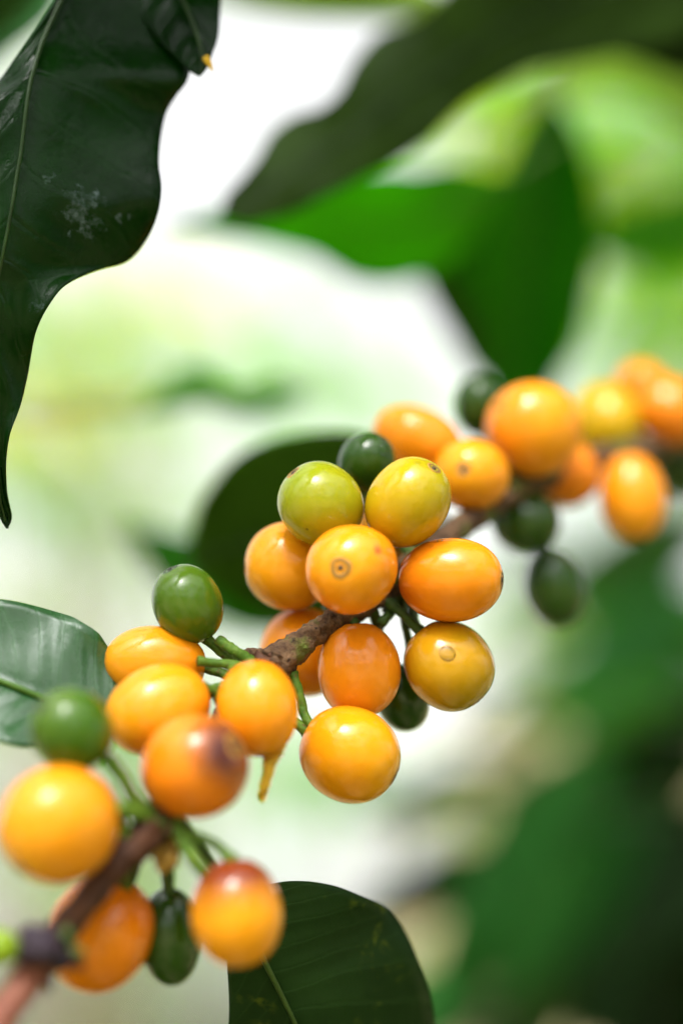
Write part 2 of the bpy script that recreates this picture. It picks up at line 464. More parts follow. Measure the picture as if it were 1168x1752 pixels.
# ------------------------------------------------------------------ leaf builders
def blade_px(st, tl=0.0, tr=0.0, curl=0.0, wave=0.0, nwave=5, n=70, m=9, seed=0, corr=0.0004, perp=None):
    """stations (px, py, depth, left half-width px, right half-width px); tl/tr depth slope of each half; wave: depth ripple of margin (m)"""
    sm = catmull(st, n)
    vs, uvs, mid = [], [], []
    for k, (x, y, d, wl, wr) in enumerate(sm):
        a = sm[max(k - 1, 0)]; b = sm[min(k + 1, n)]
        tx, ty = b[0] - a[0], -(b[1] - a[1])
        l = math.hypot(tx, ty) or 1
        lx, ly = -ty / l, tx / l            # left-hand normal (y up)
        if perp: lx, ly = perp
        s = S1(d)
        c = P(x, y, d)
        mid.append(c)
        u = k / n
        wl, wr = max(wl, 0.3), max(wr, 0.3)
        for j in range(-m, m + 1):
            f = j / m
            wpx = wl if f > 0 else wr
            slope = tl if f > 0 else tr
            off = abs(f) * wpx * s
            p = c + (RT * lx + UP * ly) * (off if f > 0 else -off)
            dep = slope * off + curl * off * off
            dep += wave * abs(f) ** 2 * math.sin(2 * math.pi * nwave * u + (0 if f > 0 else 1.9) + seed) * min(1, wpx / 60)
            ph = ((u - abs(f) * 0.14) * 11.0) % 1.0
            dep += corr * (abs(math.sin(math.pi * (ph - 0.5))) ** 0.8) * min(1, abs(f) * 5) * (1 - abs(f) ** 3)
            dep -= corr * 1.5 * math.exp(-(abs(f) * 9) ** 2) * -1
            vs.append(p + FWD * dep)
            uvs.append((u, 0.5 + 0.5 * f))
    q = 2 * m + 1
    fs = [(k * q + j, k * q + j + 1, (k + 1) * q + j + 1, (k + 1) * q + j) for k in range(n) for j in range(q - 1)]
    me = mesh('blade', vs, fs)
    uvl = me.uv_layers.new(name='UVMap')
    for lp in me.loops:
        uvl.data[lp.index].uv = uvs[lp.vertex_index]
    return me, mid

def solid(o, th=0.00028):
    md = o.modifiers.new('thickness', 'SOLIDIFY')
    md.thickness = th
    md.offset = 0

def rib_along(mid, r0, r1, shift, stop=0.97):
    k = max(6, int(len(mid) * stop))
    pts = []
    for i in range(0, k, 3):
        f = i / k
        p = mid[i] + shift
        pts.append((p.x, p.y, p.z, r0 * (1 - f) + r1 * f))
    return tube(pts, n=len(pts) * 3, seg=8)

def big_leaf(st, mat, rib, parent=None, label=None, cat=None, group=None, petiole=None, name='coffee_leaf', ribr=0.00055, **kw):
    """a leaf of its own (Empty > blade, midrib, petiole), or a part `leaf` (> midrib) of parent"""
    me, mid = blade_px(st, **kw)
    pet = [mid[0]] + [P(*q) for q in (petiole or [])]
    if parent is None:
        root = empty(name, pet[-1])
        tag(root, label, cat, group)
        bl = link('blade', me, mat, root)
        solid(bl)
        sub = root
    else:
        bl = link('leaf', me, mat, parent)
        solid(bl)
        if label: bl["label"] = label
        sub = bl
        root = bl
    v, f = rib_along(mid, ribr, ribr * 0.3, -FWD * ribr * 0.35)
    link('midrib', mesh('midrib', v, f), rib, sub)
    if petiole:
        pts = [(p.x, p.y, p.z, ribr * (1.0 + 0.5 * i / len(pet))) for i, p in enumerate(pet)]
        if len(pts) == 2:
            mp = (pet[0] + pet[1]) / 2
            pts.insert(1, (mp.x, mp.y, mp.z, ribr * 1.2))
        v, f = tube(pts, n=20, seg=8)
        link('petiole', mesh('petiole', v, f), rib, sub)
    return root

def unit_leaf(seed, n=14, m=3, wid=0.2, droop=0.25):
    """low-poly leaf, length 1 along +X, z up"""
    rnd = random.Random(seed)
    vs, uvs = [], []
    ph = rnd.random() * 6
    for k in range(n + 1):
        u = k / n
        wv = wid * (math.sin(math.pi * u ** 0.85) ** 0.8) * (1 - 0.25 * u) if 0 < u < 1 else 0.002
        if u > 0.88: wv *= 0.55
        for j in range(-m, m + 1):
            f = j / m
            z = -droop * u * u + 0.22 * abs(f) * wv + 0.035 * f * f * math.sin(9 * u + ph + (2 if f > 0 else 0))
            vs.append((u, f * wv, z))
            uvs.append((u, 0.5 + 0.5 * f))
    q = 2 * m + 1
    fs = [(k * q + j, k * q + j + 1, (k + 1) * q + j + 1, (k + 1) * q + j) for k in range(n) for j in range(q - 1)]
    me = mesh('leaf', vs, fs)
    uvl = me.uv_layers.new(name='UVMap')
    for lp in me.loops:
        uvl.data[lp.index].uv = uvs[lp.vertex_index]
    me.polygons.foreach_set('use_smooth', [True] * len(me.polygons))
    return me
LEAFSETS = {}
def leafset(mat):
    if mat.name not in LEAFSETS:
        L = []
        for s in range(4):
            me = unit_leaf(s, wid=0.19 + 0.02 * s, droop=0.15 + 0.1 * s)
            me.materials.append(mat)
            L.append(me)
        LEAFSETS[mat.name] = L
    return LEAFSETS[mat.name]

def put_leaf(parent, base, direction, upv, size, mat, rnd):
    me = rnd.choice(leafset(mat))
    o = bpy.data.objects.new('leaf', me)
    COL.objects.link(o)
    x = direction.normalized()
    y = upv.cross(x).normalized()
    z = x.cross(y)
    M = Matrix((x, y, z)).transposed().to_4x4() @ Matrix.Scale(size, 4)
    M.translation = base
    o.parent = parent
    o.matrix_parent_inverse = PM[parent.name].inverted()
    o.matrix_basis = M
    return o

def shrub(name, base, height, nbr, reach, mats, label, cat, group, seed, leaf=0.11, zmin=0.35, aims=(), per=4, r0=0.014):
    rnd = random.Random(seed)
    base = Vector(base)
    root = empty(name, base)
    tag(root, label, cat, group)
    lean = Vector((rnd.uniform(-.06, .06), rnd.uniform(-.06, .06), 1))
    tp = [base + lean * (height * f) + Vector((rnd.uniform(-.01, .01), rnd.uniform(-.01, .01), 0)) for f in (0, .3, .6, 1)]
    v, f = tube([(p.x, p.y, p.z, r0 * (1 - 0.75 * i / 3)) for i, p in enumerate(tp)], n=24, seg=10, wob=0.1)
    link('trunk', mesh('trunk', v, f), TRUNK, root)
    ends = [(None, a) for a in aims]
    for i in range(nbr):
        fz = zmin + (1 - zmin) * (i + rnd.random()) / nbr
        an = i * 2.4 + rnd.uniform(-.4, .4)
        rr = reach * (1.15 - 0.75 * fz) * rnd.uniform(.8, 1.15)
        ends.append((fz, base + lean * (height * fz) + Vector((math.cos(an) * rr, math.sin(an) * rr, rr * rnd.uniform(-.25, .3)))))
    for fz, e in ends:
        if fz is None:
            fz = max(0.1, min(0.98, (e.z - base.z) / height))
        s = base + lean * (height * fz)
        L = (e - s).length
        mid = (s + e) / 2 + Vector((0, 0, 0.12 * L))
        br = catmull([(*s, .004), (*mid, .003), (*e, .0015)], 12)
        v, f = tube([(*s, .0045), (*mid, .003), (*e, .0014)], n=12, seg=6)
        link('branch', mesh('branch', v, f), TWIG if rnd.random() < .3 else STALKDARK, root)
        k = per + int(L / 0.12)
        for q in range(k):
            t = 0.3 + 0.7 * (q + 0.5) / k
            i = min(int(t * 12), 11)
            p = Vector(br[i][:3]).lerp(Vector(br[i + 1][:3]), t * 12 - i)
            tn = (Vector(br[i + 1][:3]) - Vector(br[i][:3])).normalized()
            side = tn.cross(Vector((0, 0, 1))).normalized()
            for sg in (-1, 1):
                d = side * sg + tn * rnd.uniform(.3, .9) + Vector((0, 0, rnd.uniform(-.7, .15)))
                upv = Vector((rnd.uniform(-.3, .3), rnd.uniform(-.3, .3), 1))
                put_leaf(root, p, d, upv, leaf * rnd.uniform(.7, 1.2), rnd.choice(mats), rnd)
        put_leaf(root, e, (e - s) + Vector((0, 0, -.3 * L)), Vector((0, 0, 1)), leaf, rnd.choice(mats), rnd)
    return root

def far_tree(name, base, height, crown_r, n, mat, label, group, seed, clumps=14):
    rnd = random.Random(seed)
    base = Vector(base)
    root = empty(name, base)
    tag(root, label, 'tree', group)
    top = base + Vector((rnd.uniform(-.2, .2), rnd.uniform(-.2, .2), height * 0.75))
    mid = (base + top) / 2 + Vector((0.08, 0.05, 0))
    v, f = tube([(*base, .008 * height), (*mid, .006 * height), (*top, .003 * height)], n=20, seg=10, wob=.1)
    cc = base + Vector((0, 0, height * 0.68))
    cl = []
    for i in range(clumps):
        while True:
            q = Vector((rnd.uniform(-1, 1), rnd.uniform(-1, 1), rnd.uniform(-.9, 1)))
            if q.length < 1: break
        q = cc + Vector((q.x * crown_r, q.y * crown_r, q.z * height * 0.36))
        cl.append((q, crown_r * rnd.uniform(.18, .42)))
        s = base.lerp(top, rnd.uniform(.45, 1))
        m2 = (s + q) / 2 + Vector((0, 0, -.05))
        v2, f2 = tube([(*s, .0022 * height), (*m2, .0015 * height), (*q, .0008 * height)], n=8, seg=6)
        o = len(v)
        v += v2
        f += [tuple(i_ + o for i_ in ff) for ff in f2]
    link('trunk', mesh('trunk', v, f), TRUNK, root)
    vs, fs = [], []
    for i in range(n):
        q, r = rnd.choice(cl)
        p = q + Vector((rnd.gauss(0, r * .6), rnd.gauss(0, r * .6), rnd.gauss(0, r * .45)))
        d = Vector((rnd.uniform(-1, 1), rnd.uniform(-1, 1), rnd.uniform(-.8, .4))).normalized()
        sd_ = d.cross(Vector((rnd.uniform(-.5, .5), rnd.uniform(-.5, .5), 1))).normalized()
        L = rnd.uniform(.06, .13)
        nrm = d.cross(sd_)
        o = len(vs)
        vs += [p, p + d * L * .5 + sd_ * L * .2 + nrm * L * .06, p + d * L - nrm * L * .08, p + d * L * .5 - sd_ * L * .2 + nrm * L * .06]
        fs += [(o, o + 1, o + 2), (o, o + 2, o + 3)]
    me = mesh('crown', vs, fs)
    me.uv_layers.new(name='UVMap')
    link('crown', me, mat, root, smooth=False)
    return root

# ------------------------------------------------------------------ the fruiting branch
branch = empty('coffee_branch', P(1400, 640, .42))
tag(branch, 'brown woody coffee branch carrying the orange and green cherries', 'branch')
BR = [(1400, 640, .42, 2.6), (1190, 735, .375, 2.4), (1100, 770, .362, 2.3), (1000, 790, .350, 2.2), (880, 838, .337, 2.3), (800, 892, .324, 2.1), (740, 945, .316, 2.1),
      (680, 990, .309, 2.3), (600, 1046, .3035, 2.0), (545, 1080, .300, 1.9), (500, 1112, .298, 2.2), (465, 1140, .2965, 2.9), (420, 1190, .294, 2.5),
      (350, 1290, .286, 2.1), (290, 1375, .279, 2.3), (255, 1420, .2745, 2.6), (200, 1480, .2705, 2.1), (140, 1552, .2675, 2.0), (95, 1610, .265, 2.2), (70, 1640, .2635, 2.8),
      (45, 1680, .262, 2.2), (0, 1745, .2585, 2.2), (-80, 1860, .252, 2.1)]
BRW = [(*P(x, y, d), r * .001) for x, y, d, r in BR]
BRS = catmull(BRW, 240)
def seg_tube(i0, i1, mat, seed, name):
    v, f = tube(BRW[i0:i1 + 1], n=(i1 - i0) * 20, seg=32, wob=.26, seed=seed)
    return link(name, mesh(name, v, f), mat, branch)
seg_tube(0, 11, BARK, 1, 'stem')
seg_tube(11, 18, BARKRED, 2, 'stem')
seg_tube(18, 22, TWIG, 3, 'stem')
def branch_near(p, prefer=None):
    best = min(BRS, key=lambda q: (Vector(q[:3]) - p).length)
    return Vector(best[:3])

def lump(name, c, r, mat, parent, seed, sq=(1, 1, 1), amp=.25, fr=1.4, u=16, w=10):
    vs, fs = [], []
    for j in range(w + 1):
        th = math.pi * j / w
        for i in range(u):
            ph = 2 * math.pi * i / u
            d = Vector((math.sin(th) * math.cos(ph) * sq[0], math.sin(th) * math.sin(ph) * sq[1], math.cos(th) * sq[2]))
            rr = r * (1 + amp * noise.noise(d * fr + Vector((seed * 3.1, 0, 0))) + .4 * amp * noise.noise(d * fr * 3 + Vector((0, seed, 0))))
            vs.append(c + d * rr)
    for j in range(w):
        for i in range(u):
            i2 = (i + 1) % u
            fs.append((j * u + i, j * u + i2, (j + 1) * u + i2, (j + 1) * u + i))
    me = mesh(name, vs, fs)
    return link(name, me, mat, parent)
# dried flower-bud knob, stipule scars and stub ends at the nodes
lump('bud', P(68, 1618, .2605), .0029, BUD, branch, 3, amp=.35)
lump('bud', P(98, 1640, .262), .0019, BUD, branch, 8, amp=.4)
lump('bud', P(48, 1600, .262), .0012, BUD, branch, 9, amp=.4)
lump('bud', P(432, 1120, .2975), .0014, BARK, branch, 5, amp=.4, sq=(1.6, 1, .7))
lump('bud', P(418, 1135, .2965), .0012, STALK, branch, 6, amp=.4)
lump('bud', P(282, 1462, .277), .0021, simple_mat('bud_orange', (.30, .16, .03), (.42, .26, .05), 500, .5), branch, 7, amp=.5)

def stub(pts, mat=STALK, name='fruit_stalk', n=24, wob=.3):
    w_ = [(*P(x, y, d), r * .00085) for x, y, d, r in pts]
    v, f = tube(w_, n=n, seg=10, wob=wob)
    return link(name, mesh(name, v, f), mat, branch)
stub([(445, 1150, .2955, 1.1), (405, 1140, .293, .9), (360, 1134, .2925, .85), (338, 1132, .292, 1.0)])
stub([(430, 1160, .295, 1.2), (395, 1168, .292, 1.0), (362, 1182, .2915, .9), (350, 1196, .2915, 1.0)])
stub([(448, 1146, .296, 1.1), (412, 1120, .295, 1.0), (392, 1108, .2955, 1.1), (372, 1094, .2962, .9)])
stub([(450, 1152, .2955, 1.0), (420, 1150, .292, 1.2), (395, 1146, .2905, 1.2)])
stub([(700, 985, .311, 1.0), (705, 1040, .309, .9), (712, 1075, .306, .9)], STALKDARK)
stub([(670, 1000, .309, 1.0), (668, 1045, .306, .9), (650, 1068, .304, .9)], STALKDARK)
stub([(690, 992, .310, 1.0), (690, 1050, .308, .8), (700, 1110, .308, .8), (696, 1150, .309, .8)], STALKDARK)
stub([(680, 1000, .309, 1.3), (674, 1030, .309, 1.4), (660, 1052, .309, 1.0)], STALKDARK)
stub([(270, 1400, .276, 1.2), (235, 1380, .272, 1.2), (212, 1335, .271, 1.2), (185, 1295, .2705, 1.0)])
stub([(262, 1405, .2745, 1.2), (232, 1392, .2715, 1.3), (205, 1386, .270, 1.3), (196, 1392, .2695, 1.0)])
stub([(288, 1385, .277, 1.2), (308, 1430, .274, 1.2), (330, 1470, .272, 1.2), (352, 1498, .272, 1.0)])
stub([(280, 1400, .278, 1.0), (290, 1450, .279, .8), (290, 1500, .281, .7), (288, 1535, .282, .8)], STALKDARK)
stub([(265, 1420, .277, 1.0), (240, 1462, .279, 1.0), (222, 1510, .280, .9)], STALKDARK)
stub([(500, 1150, .297, 1.0), (515, 1200, .2965, .8), (522, 1228, .296, .8), (538, 1246, .295, .8)])
# dried flower remains and bract scales packed round the nodes
rn = random.Random(9)
for (nx, ny, nd, cnt, rad) in ((450, 1142, .2945, 9, 30), (272, 1402, .2745, 10, 30), (690, 1000, .308, 8, 30), (90, 1622, .2615, 7, 34), (870, 842, .335, 6, 26)):
    for q in range(cnt):
        c_ = P(nx + rn.uniform(-rad, rad), ny + rn.uniform(-rad * .8, rad * .8), nd + rn.uniform(-.001, .002))
        e_ = c_ + Vector((rn.uniform(-1, 1), rn.uniform(-1, .2), rn.uniform(-1, 1))).normalized() * rn.uniform(.001, .0026)
        v, f = tube([(*c_, .0007), (*c_.lerp(e_, .5), rn.uniform(.0005, .0010)), (*e_, .00015)], n=7, seg=6, wob=.5, seed=q)
        link('bract', mesh('bract', v, f), rn.choice((BARKRED, BARK, STALKDARK, STALKDARK)), branch)
# withered bract hanging under the knob
v, f = tube([(*P(70, 1655, .2625), .0006), (*P(78, 1680, .262), .0010), (*P(86, 1700, .262), .0004)], n=10, seg=6, wob=.4)
link('bract', mesh('bract', v, f), BARKRED, branch)
v, f = tube([(*P(62, 1650, .2625), .0006), (*P(64, 1672, .262), .0009), (*P(58, 1690, .262), .0003)], n=10, seg=6, wob=.4)
link('bract', mesh('bract', v, f), BARKRED, branch)

# leaves carried by the branch
big_leaf([(760, 880, .338, 4, 4), (700, 885, .346, 96, 96), (640, 890, .354, 134, 146), (560, 900, .362, 156, 162), (480, 915, .368, 154, 160), (420, 930, .374, 128, 134),
          (380, 940, .378, 96, 100), (350, 948, .381, 58, 66), (332, 952, .383, 26, 32), (322, 954, .384, 1, 1)],
         BACKLEAF, RIBDARK, branch, 'dark green leaf spreading behind the central cluster of cherries',
         petiole=[(770, 895, .330), (775, 910, .322)], tl=.35, tr=-.25, curl=4, wave=.0015, nwave=2, seed=1)
big_leaf([(190, 1232, .292, 2, 2), (172, 1222, .291, 24, 80), (130, 1211, .2905, 60, 126), (80, 1196, .290, 78, 140), (30, 1176, .290, 84, 136), (-40, 1150, .291, 84, 128), (-140, 1120, .293, 70, 100), (-260, 1100, .297, 40, 60), (-360, 1095, .302, 1, 1)],
         GLOSSLEAF, RIB, branch, 'glossy green leaf with pale midrib at the left edge',
         petiole=[(225, 1262, .290), (290, 1345, .2815)], tl=-.9, tr=.45, wave=.001, nwave=3, seed=3, ribr=.0007)
big_leaf([(400, 1530, .292, 2, 2), (412, 1556, .293, 90, 26), (432, 1600, .295, 162, 50), (455, 1650, .297, 206, 74), (480, 1700, .299, 226, 100), (505, 1752, .301, 230, 130), (550, 1850, .306, 215, 150), (610, 1980, .313, 140, 110), (680, 2120, .322, 1, 1)],
         FLECKLEAF, RIBMID, branch, 'dark green leaf with yellow flecks below the lowest cherries',
         petiole=[(370, 1490, .288), (295, 1385, .2795)], tl=.5, tr=.3, wave=.001, nwave=3, seed=5, ribr=.0006)

# ------------------------------------------------------------------ cherries
def ellipsoid(a, c, seed, u=56, w=36, flat=0.0, lobe=0.0):
    rnd = random.Random(seed)
    p1, p2, p3 = (rnd.random() * 6.28 for _ in range(3))
    vs, fs = [], []
    for j in range(w + 1):
        th = math.pi * j / w
        sn, cs = math.sin(th), math.cos(th)
        for i in range(u):
            ph = 2 * math.pi * i / u
            k = 1 + .024 * math.cos(2 * ph + p1) * sn + .010 * math.cos(3 * ph + p2) * sn + .022 * cs * math.cos(ph + p3)
            k += .018 * noise.noise(Vector((math.cos(ph) * sn, math.sin(ph) * sn, cs)) * 1.7 + Vector((seed * 2.3, 0, 0)))
            k += lobe * max(0, math.cos(ph - p2)) ** 3 * sn ** 2
            zz = c * cs
            rr = a * (sn ** .95 if sn > 0 else 0) * (1 + .03 * cs * (1 if rnd is None else .6))
            if cs > 0:
                zz -= c * .035 * math.exp(-((sn / .16) ** 2))        # dimple under the calyx disc
            else:
                zz += c * .05 * math.exp(-((sn / .22) ** 2))         # stalk dimple
            vs.append((rr * k * math.cos(ph), rr * k * math.sin(ph), zz))
    for j in range(w):
        for i in range(u):
            i2 = (i + 1) % u
            fs.append((j * u + i, (j + 1) * u + i, (j + 1) * u + i2, j * u + i2))
    return mesh('coffee_cherry', vs, fs)

def calyx_mesh(r, z0, deep=1.0):
    prof = [(0.0, .06), (.14, .10), (.24, -.02), (.40, -.16), (.56, -.10), (.72, .02), (.86, .03), (1.0, -.05), (1.18, -.30)]
    u = 22
    vs, fs = [], []
    rnd = random.Random(int(r * 1e6))
    for k, (pr, pz) in enumerate(prof):
        for i in range(u):
            an = 2 * math.pi * i / u
            q = r * pr * (1 + .06 * math.sin(3 * an + 1) + .05 * rnd.uniform(-1, 1))
            vs.append((q * math.cos(an), q * math.sin(an), z0 + r * (pz + (rnd.uniform(-.07, .07) if pr < .5 else rnd.uniform(-.02, .02))) * .8 * deep))
    for k in range(len(prof) - 1):
        for i in range(u):
            i2 = (i + 1) % u
            fs.append((k * u + i, k * u + i2, (k + 1) * u + i2, (k + 1) * u + i))
    return mesh('calyx_scar', vs, fs)

ORANGE = cherry_mat('skin_orange', (.68, .175, .004), (.72, .225, .006), (.72, .27, .008), (.62, .14, .004), speck=.7)
AMBER = cherry_mat('skin_amber', (.70, .220, .004), (.74, .275, .006), (.72, .305, .008), (.65, .175, .004), speck=.45)
YELLOW = cherry_mat('skin_yellow', (.72, .245, .003), (.74, .29, .004), (.60, .28, .006), (.70, .20, .003), speck=.45)
DEEP = cherry_mat('skin_deep', (.64, .16, .004), (.68, .20, .005), (.66, .22, .006), (.60, .135, .004), speck=.4)
OLIVE = cherry_mat('skin_olive', (.44, .285, .003), (.55, .31, .004), (.30, .27, .006), (.60, .27, .004), speck=.55)
MUSTARD = cherry_mat('skin_mustard', (.40, .205, .003), (.48, .235, .004), (.27, .20, .005), (.52, .20, .004), speck=.45)
LIMEY = cherry_mat('skin_lime', (.24, .26, .005), (.34, .29, .006), (.18, .25, .008), (.42, .30, .005), speck=.6)
LIMEG = cherry_mat('skin_limegreen', (.14, .25, .006), (.20, .28, .008), (.14, .25, .010), (.14, .23, .006), speck=.2)
GREEN = cherry_mat('skin_green', (.030, .085, .003), (.050, .12, .005), (.07, .13, .008), (.03, .08, .003), speck=.3)
DKGREEN = cherry_mat('skin_dark_green', (.010, .040, .002), (.020, .064, .004), (.022, .056, .005), (.011, .040, .002), speck=.3)
BRUISED = cherry_mat('skin_bruised', (.70, .19, .004), (.72, .235, .006), (.64, .16, .006), (.64, .145, .004), blotch=((.06, .016, .014), .78, .98), speck=.4)
REDCAP = cherry_mat('skin_redcap', (.72, .265, .003), (.74, .30, .004), (.70, .27, .006), (.42, .07, .006), blotch=((.17, .032, .008), .52, .18), speck=.4)
NAVEL = cherry_mat('skin_navel', (.70, .205, .004), (.74, .255, .006), (.74, .30, .008), (.64, .16, .004),
                   scar=((.0052, .0028, .0047), .0011, (.30, .065, .02)), speck=.55)

GRP_O = 'cherries ripening along the branch'
CH = [
 # name px py d  a  c  axis(right,up,toward camera)  material  label  scar(0 none,1 dark,2 pale) dr
 (100, 1410, .2660, 100, 104, (-.45, -.55, .35), AMBER, 'largest blurred orange cherry at the left edge, left of the dark branch', 2),
 (332, 1313, .2750, 87, 97, (.72, .42, .45), BRUISED, 'blurred orange cherry with a dark bruise on its upper right side', 1),
 (405, 1562, .2715, 80, 93, (.05, -.96, .15), REDCAP, 'yellow cherry with a dark red cap above the flecked leaf', 2),
 (172, 1598, .2800, 92, 104, (-.42, -.80, -.2), DEEP, 'deep orange cherry hanging behind the thin dark branch at lower left', 2),
 (123, 1250, .2700, 70, 75, (-.55, .5, .4), GREEN, 'blurred green cherry in front of the glossy leaf at the left', 2),
 (291, 1603, .2830, 53, 84, (.05, -.99, .05), DKGREEN, 'narrow dark green cherry hanging between two lower orange ones', 1),
 (-4, 1622, .2600, 34, 38, (-.8, .3, .2), LIMEG, 'small lime green cherry cut off by the left edge beside the dark bud', 0),
 (271, 1214, .2860, 74, 93, (-.78, -.38, .3), AMBER, 'orange cherry above the bruised one, touching another orange cherry over it', 2),
 (266, 1134, .2960, 60, 88, (-.97, .08, .1), AMBER, 'orange cherry partly hidden right under the single round green cherry', 2),
 (440, 1212, .2860, 71, 84, (.12, -.92, .3), AMBER, 'orange cherry with a torn strip of skin hanging below it', 2),
 (321, 1034, .2965, 61, 70, (-.42, .86, .2), GREEN, 'round mid green cherry standing up left of the central cluster', 1),
 (549, 863, .3010, 71, 76, (-.62, .70, .22), LIMEY, 'lime yellow cherry at the upper left of the central cluster', 1),
 (697, 860, .2990, 71, 83, (.52, .70, .42), OLIVE, 'olive yellow cherry with dark eye at top of the central cluster', 1),
 (602, 972, .2925, 77, 84, (-.24, .03, .96), NAVEL, 'orange cherry with round scar facing the viewer and a small reddish bruise', 1),
 (770, 991, .3000, 73, 91, (.97, -.01, .22), ORANGE, 'oval orange cherry lying sideways, its eye at the right end', 1),
 (494, 969, .3090, 74, 76, (-.96, -.02, .1), AMBER, 'orange cherry behind the scarred one at the left of central cluster', 2),
 (522, 1116, .3130, 77, 78, (-.5, -.3, -.6), AMBER, 'orange cherry half hidden behind the woody branch in the middle', 0),
 (613, 1146, .3010, 72, 82, (.06, -.97, .1), ORANGE, 'upright oval orange cherry just below the branch with tiny black specks', 0),
 (767, 1139, .3020, 76, 80, (.62, -.75, .12), MUSTARD, 'mustard yellow cherry with a water drop at the right of the cluster', 1),
 (598, 1291, .2945, 81, 88, (.86, -.42, .16), YELLOW, 'bright yellow cherry hanging lowest in the central cluster', 1),
 (686, 1193, .3120, 46, 60, (.3, -.93, -.1), DKGREEN, 'dark green cherry tucked behind the upright orange and mustard cherries', 0),
 (627, 791, .3120, 48, 53, (.45, .62, .35), DKGREEN, 'dark green cherry peeking between the lime and olive yellow cherries', 1),
 (648, 915, .3190, 60, 66, (-.2, .5, .3), YELLOW, 'yellow cherry almost hidden in the gap at the heart of the cluster', 0),
 (714, 752, .3320, 56, 80, (-.84, .32, -.1), AMBER, 'long orange cherry behind the dark green one in the upper middle', 0),
 (806, 813, .3260, 64, 72, (-.26, .12, .95), AMBER, 'softly blurred orange cherry with round scar next to the olive one', 2),
 (912, 734, .3360, 80, 85, (.5, -.35, -.3), AMBER, 'large blurred orange cherry highest in the far right group', 0),
 (962, 806, .3490, 60, 66, (.6, -.5, -.2), DEEP, 'deep orange cherry showing below the large blurred one', 0),
 (820, 694, .3460, 44, 54, (-.1, .95, .1), DKGREEN, 'small dark green cherry left of the large blurred orange one', 0),
 (899, 893, .3400, 51, 60, (.92, .05, .2), DKGREEN, 'dark green cherry lying under the far branch with a pale glint', 1),
 (947, 1004, .3450, 53, 70, (.18, -.96, .05), DKGREEN, 'lowest dark green oval cherry hanging on the right side', 1),
 (1080, 850, .3520, 59, 77, (.12, -.96, .2), AMBER, 'single orange cherry hanging below the far branch at the right', 1),
 (1036, 722, .3660, 62, 70, (.1, -.6, .3), OLIVE, 'blurred olive cherry between the far orange cherries at right', 0),
 (1100, 668, .3740, 46, 54, (-.5, .7, .1), DEEP, 'small deep orange cherry at the top of the far right group', 0),
 (1145, 704, .3660, 58, 66, (.6, -.4, .2), DEEP, 'deep orange cherry cut off by the right edge', 0),
 (1158, 790, .3800, 52, 58, (.3, -.8, .1), DKGREEN, 'dark green cherry at the right edge under the orange one', 0),
]
CHOBJ = []
def on_cherry(M, a, c, px, py, d):
    """local point where the view ray through a photo pixel meets the cherry's ellipsoid"""
    o_ = M.inverted() @ CAM
    q = M.inverted() @ P(px, py, d)
    dr = (q - o_).normalized()
    A = Vector((o_.x / a, o_.y / a, o_.z / c)); B = Vector((dr.x / a, dr.y / a, dr.z / c))
    aa, bb, cc = B.dot(B), 2 * A.dot(B), A.dot(A) - 1
    t = (-bb - math.sqrt(max(0, bb * bb - 4 * aa * cc))) / (2 * aa)
    p = o_ + dr * t
    n = Vector((p.x / a / a, p.y / a / a, p.z / c / c)).normalized()
    return p, n

for i, (x, y, d, a, c, ax, mat, label, scar) in enumerate(CH):
    s = S1(d)
    am, cm = a * s, c * s
    z = CV(*ax)
    xx = z.orthogonal().normalized()
    # give x a fixed sense so that local features are predictable
    xx = (RT - z * RT.dot(z))
    xx = xx.normalized() if xx.length > .2 else (UP - z * UP.dot(z)).normalized()
    yy = z.cross(xx)
    M = Matrix((xx, yy, z)).transposed().to_4x4()
    M.translation = P(x, y, d)
    me = ellipsoid(am, cm, i + 7, lobe=.05 if mat is NAVEL else .012 * (i % 3))
    o = link('coffee_cherry', me, mat)
    o.matrix_basis = M
    tag(o, label, 'coffee cherry', GRP_O)
    def kid(name, m_, mt):
        k = bpy.data.objects.new(name, m_)
        COL.objects.link(k)
        if not m_.materials: m_.materials.append(mt)
        m_.polygons.foreach_set('use_smooth', [True] * len(m_.polygons))
        k.parent = o
        return k
    if scar:
        kid('calyx_scar', calyx_mesh(am * (.235 if scar == 1 else .20) * (1 if mat not in (OLIVE, LIMEY, MUSTARD) else .8), cm * .982, .8 if scar == 1 else .6), SCARGREEN if mat in (GREEN, DKGREEN) else (SCARM if scar == 1 else SCARG))
    # stalk to the branch
    b = M.inverted() @ branch_near(M.translation - z * cm * .8)
    st0 = Vector((0, 0, -cm * .93))
    ctl = Vector((0, 0, -cm * 1.12)).lerp(b, .3)
    if (b - st0).length > .0008:
        v, f = tube([(*st0, .0010), (*st0.lerp(ctl, .4), .0008), (*ctl, .0007), (*b.lerp(ctl, .1), .0010), (*b, .0011)], n=18, seg=10, wob=.2, seed=i)
        kid('stalk', mesh('stalk', v, f), STALKDARK if i in (12, 13, 14, 17, 18, 20, 21, 22) or i > 22 else STALK)
    CHOBJ.append((o, M, am, cm))

